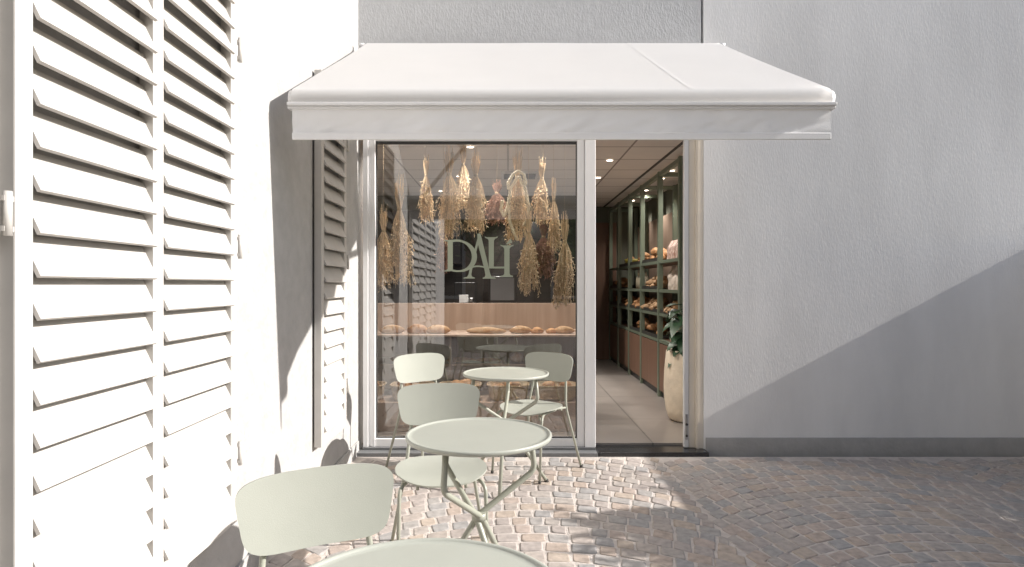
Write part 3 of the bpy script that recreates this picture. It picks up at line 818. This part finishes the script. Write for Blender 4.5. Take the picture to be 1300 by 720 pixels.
bn = ['nearest the door', 'second from the door', 'third from the door', 'fourth from the door', 'farthest from the door']
sn = ['lowest', 'second', 'third', 'top']
XS = 1.90
def bag(x, y, z, w_, d_, h, m, label, group):
    b = B(); n = 6; lay = []
    rnd = random.Random(int(y*1000+z*100))
    for j in range(n+1):
        t = j/n; sq = 1-.75*max(0, t-.6)/.4; ring = []
        for k in range(16):
            a = 2*math.pi*k/16; X, Yy = sup(a, d_/2*sq*(1+rnd.uniform(-.07, .07)), w_/2*(1+rnd.uniform(-.05, .05)), 5)
            ring.append(b.bm.verts.new((X, Yy, t*h)))
        lay.append(ring)
    for j in range(n):
        for k in range(16): b.bm.faces.new((lay[j][k], lay[j][(k+1) % 16], lay[j+1][(k+1) % 16], lay[j+1][k]))
    b.bm.faces.new(lay[0][::-1]); b.bm.faces.new(lay[-1])
    return tag(b.obj('paper_bag', m, None, (x, y, z)), label, 'paper bag', group)
# bay 0..4 contents
for i, y in enumerate((6.36, 6.56, 6.76, 6.92)):
    bag(XS-.03, y, 1.60, .15, .14, .22, M['paper_print'], 'pink printed bread bag standing on the top shelf in the bay nearest the door', 'printed bags on the top shelf')
bag(XS-.02, 6.86, 1.27, .2, .16, .27, M['paper'], 'largest cream paper bag on the third shelf in the bay nearest the door', 'cream bags on the third shelf')
for y in (6.34, 6.50, 6.66):
    bag(XS-.06, y, 1.27, .13, .12, .18, M['paper'], 'small cream paper bag in the row on the third shelf nearest the door', 'cream bags on the third shelf')
for i, y in enumerate((6.33, 6.48, 6.63, 6.8)):
    bag(XS-.02, y, .70, .16, .15, .20, M['paper_print'], 'pink printed bag among those on the lowest shelf in the bay nearest the door', 'printed bags on the lowest shelf')
def tray(y, z, i, j, ln=.7):
    b = B(); b.box(-.16, .15, -ln/2, ln/2, 0, .012); b.box(-.17, -.1605, -ln/2, ln/2, 0, .04); b.box(.1505, .16, -ln/2, ln/2, 0, .04)
    tag(b.obj('tray', M['dark_tray'], None, (XS, y, z)), f'dark tray on the {sn[j]} shelf in the bay {bn[i]}', 'tray', 'dark bread trays')
for i, j, kind, nm, n, s in [(0, 1, 'croissant', 'croissant', 22, 1.1), (1, 3, 'dark', 'bread_loaf', 8, .9), (1, 2, 'croissant', 'croissant', 24, 1.15), (1, 1, 'croissant', 'croissant', 26, 1.2),
        (2, 3, 'roll', 'bread_roll', 8, 1), (2, 1, 'roll', 'bread_roll', 18, 1.1), (3, 1, 'roll', 'bread_roll', 10, 1), (3, 3, 'roll', 'bread_roll', 3, 1), (2, 0, 'dark', 'bread_loaf', 5, .9), (1, 0, 'dark', 'bread_loaf', 5, 1.0), (4, 2, 'dark', 'bread_loaf', 5, 1), (4, 1, 'roll', 'bread_roll', 6, 1)]:
    yc = (PY[i]+PY[i+1])/2; ln = PY[i+1]-PY[i]-.14
    tray(yc, SH[j], i, j, ln)
    heap(kind, nm, XS-.03, yc, SH[j]+.014, .2, ln-.12, n, f'{"golden croissant" if kind=="croissant" else "brown roll" if kind=="roll" else "dark loaf"} in the heap on the {sn[j]} shelf, bay {bn[i]}', f'breads on the {sn[j]} shelf, bay {bn[i]}', i*10+j, s, 3)
for y in (8.16, 8.27, 8.38, 8.49, 8.62):
    b = B(); b.lathe([(.001, 0), (.035, .002), (.036, .13), (.028, .16), (.013, .185), (.013, .225), (.001, .227)], n=16)
    t = tag(b.obj('bottle', M['bottleglass'], None, (XS-.07, y, 1.27)), 'pale bottle in the row on the third shelf, bay third from the door', 'bottle', 'pale bottles on the third shelf')
b = B(); b.lathe([(.001, 0), (.06, .002), (.12, .05), (.135, .10), (.128, .10), (.112, .05), (.05, .012), (.001, .012)], n=28)
tag(b.obj('bowl', M['yellow'], None, (XS-.05, 9.05, 1.60+.0)), 'yellow bowl on the top shelf, bay fourth from the door', 'bowl')

# ================================================================= pot with plant
PX, PYY = 1.685, 5.80
pt = thing('potted_plant', 'tall cream stoneware pot holding a dark rubber plant inside the door', 'potted plant', (PX, PYY, .046))
b = B(); b.lathe([(.001, 0), (.13, 0), (.165, .02), (.190, .10), (.207, .22), (.210, .33), (.206, .45), (.196, .57), (.186, .655), (.180, .662), (.170, .655), (.172, .60), (.001, .60)], n=56)
b.obj('pot', M['pot'], pt)
b = B(); b.lathe([(.001, .625), (.171, .622)], n=30); b.obj('soil', M['soil'], pt)
b = B(); b.tube([(0, 0, .62), (.01, .02, .85), (-.02, .0, 1.10)], [.012, .006], 8); b.tube([(.0, .0, .62), (-.05, -.02, .82)], [.01, .006], 8); b.obj('stem', M['bark'], pt)
b = B(); rnd = random.Random(5)
def leaf(b, base, d, ln, wd, droop):
    d = Vector(d).normalized(); side = d.cross(Vector((0, 0, 1))).normalized(); up = side.cross(d)
    rows = []
    for i in range(9):
        t = i/8; c = Vector(base)+d*ln*t-Vector((0, 0, droop*t*t*ln)); hw = wd*math.sin(math.pi*(t**.8))**.8*.5+.0006
        rows.append([b.bm.verts.new(c-side*hw+up*hw*.25), b.bm.verts.new(c), b.bm.verts.new(c+side*hw+up*hw*.25)])
    for i in range(8):
        for j in range(2):
            f = b.bm.faces.new((rows[i][j], rows[i][j+1], rows[i+1][j+1], rows[i+1][j])); f.smooth = True
for z, n in ((.66, 4), (.74, 3), (.82, 4), (.92, 4), (1.0, 3), (1.07, 3)):
    for k in range(n):
        a = rnd.uniform(0, 6.28); leaf(b, (-.01, 0, z), (math.cos(a), math.sin(a), rnd.uniform(.1, .9)), rnd.uniform(.20, .28), rnd.uniform(.11, .15), rnd.uniform(.3, .9))
for (bz, dx, dy, ln) in ((1.02, -.8, -.5, .22), (.90, -.9, -.2, .25), (.80, -.7, -.7, .24), (.72, -.9, -.4, .22), (.98, -.3, -.9, .22), (.68, -.3, -.9, .22)):
    leaf(b, (-.03, -.02, bz), (dx, dy, .45), ln, .14, .7)
leaf(b, (-.05, -.04, .95), (-.5, -.6, .2), .24, .14, .9); leaf(b, (-.04, -.04, .68), (-.6, -.6, .3), .18, .11, .7)
b.obj('leaves', M['leafdark'], pt)

# ================================================================= right side: low wall added as a shadow caster, hedge (off to the side, they shade the paving)
tag(B().box(4.24, 4.44, 3.42, FY-.001, -.05, 1.70, .01).obj('shade_wall', M['paint_wall']), 'unseen low white wall added at the far right to shade the paving', 'wall')  # out-of-view wall, its height set to throw the straight shade edge
def leafcloud(b, rnd, n, fn, ls=.05):
    for i in range(n):
        p = fn(rnd)
        if p is None: continue
        d = Vector((rnd.gauss(0, 1), rnd.gauss(0, 1), rnd.gauss(.2, 1))).normalized(); s = d.orthogonal().normalized(); s = Matrix.Rotation(rnd.uniform(0, 6.28), 3, d) @ s
        l = ls*rnd.uniform(.6, 1.3); w_ = l*.28
        v = [b.bm.verts.new(q) for q in (p-d*l, p+s*w_, p+d*l, p-s*w_)]
        b.bm.faces.new(v)
hg = thing('hedge', 'dense green hedge along the right side of the terrace', 'hedge', (4.6, 1.0, 0))
b = B(); rnd = random.Random(11)
def hp(r):
    y = r.uniform(-1.8, 3.40); x = r.uniform(4.25, 4.95); top = 2.02+.13*noise.noise(Vector((y*1.8, x, 0)))+.10*noise.noise(Vector((y*6, x*3, 2)))
    if r.random() < .08: top += r.uniform(0, .18)
    z = r.uniform(.05, 1)**.8*top
    return Vector((x-4.6, y-1.0, z))
leafcloud(b, rnd, 42000, hp, .08); b.obj('foliage', M['leaf'], hg, norm=False)
b = B()
for i in range(12):
    y = -1.7+i*.44; b.tube([(0, y-1, 0), (.03, y-1+.05, .9), (-.02, y-.95, 1.7)], [.03, .008], 7)
b.obj('stems', M['bark'], hg)
sp = thing('climbing_plant', 'thin leafy sprays rising above the added low wall', 'plant', (4.38, 4.0, 1.70))
b = B(); s = B()
for k in range(7):
    y0 = rnd.uniform(-.35, .25); tp = Vector((rnd.uniform(-.1, .1), y0+rnd.uniform(-.15, .2), rnd.uniform(.08, .22)))
    s.tube([(0, y0, -.005), tp*.6+Vector((0, y0*.3, .02)), tp], .004, 5)
    leafcloud(b, rnd, 10, lambda r, a=Vector((0, y0, 0)), c=tp: a.lerp(c, r.random())+Vector((r.uniform(-.03, .03), r.uniform(-.04, .04), r.uniform(0, .02))), .03)
s.obj('stems', M['bark'], sp); b.obj('leaves', M['leaf'], sp, norm=False)

# ================================================================= across the street, seen only as reflections
ob = thing('town_house', 'ochre rendered house with dark windows across the street, mirrored in the glass', 'building', (0, -9, 0))
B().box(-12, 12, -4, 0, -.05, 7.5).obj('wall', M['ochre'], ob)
for x in range(-10, 11, 4):
    for z in (1.0, 4.2):
        f_ = B(); f_.box(x-.7, x+.7, .002, .06, z-.1, z+1.9, .01); fo = f_.obj('window', M['shutter'], ob)
        B().box(x-.6, x+.6, .0605, .07, z, z+1.8).obj('pane', M['pane'], fo)
B().box(-12.3, 12.3, -4.2, .5, 7.5, 7.7).obj('roof', M['wood_dark'], ob)
def tree(x, y, h, lab, seed):
    t = thing('street_tree', lab, 'tree', (x, y, 0)); rnd = random.Random(seed)
    b = B(); b.tube([(0, 0, -.05), (.05, 0, h*.3), (-.04, .05, h*.6)], [.13, .06], 10)
    for k in range(6):
        a = k*1.05; b.tube([(0, 0, h*(.3+.03*k)), (math.cos(a)*.5, math.sin(a)*.5, h*.5), (math.cos(a)*.9, math.sin(a)*.9, h*.7)], [.05, .015], 6)
    b.obj('trunk', M['bark'], t)
    cl = [Vector((rnd.gauss(0, .7), rnd.gauss(0, .7), h*.68+rnd.gauss(0, .5))) for _ in range(16)]
    b = B()
    leafcloud(b, rnd, 7000, lambda r: r.choice(cl)+Vector((r.gauss(0, .3), r.gauss(0, .3), r.gauss(0, .22))), .07)
    b.obj('crown', M['leaf'], t, norm=False)
tree(-.6, -6.5, 4.6, 'leafy street tree across the way, left of the other', 1); tree(2.4, -6.8, 4.2, 'leafy street tree across the way, right of the other', 2)
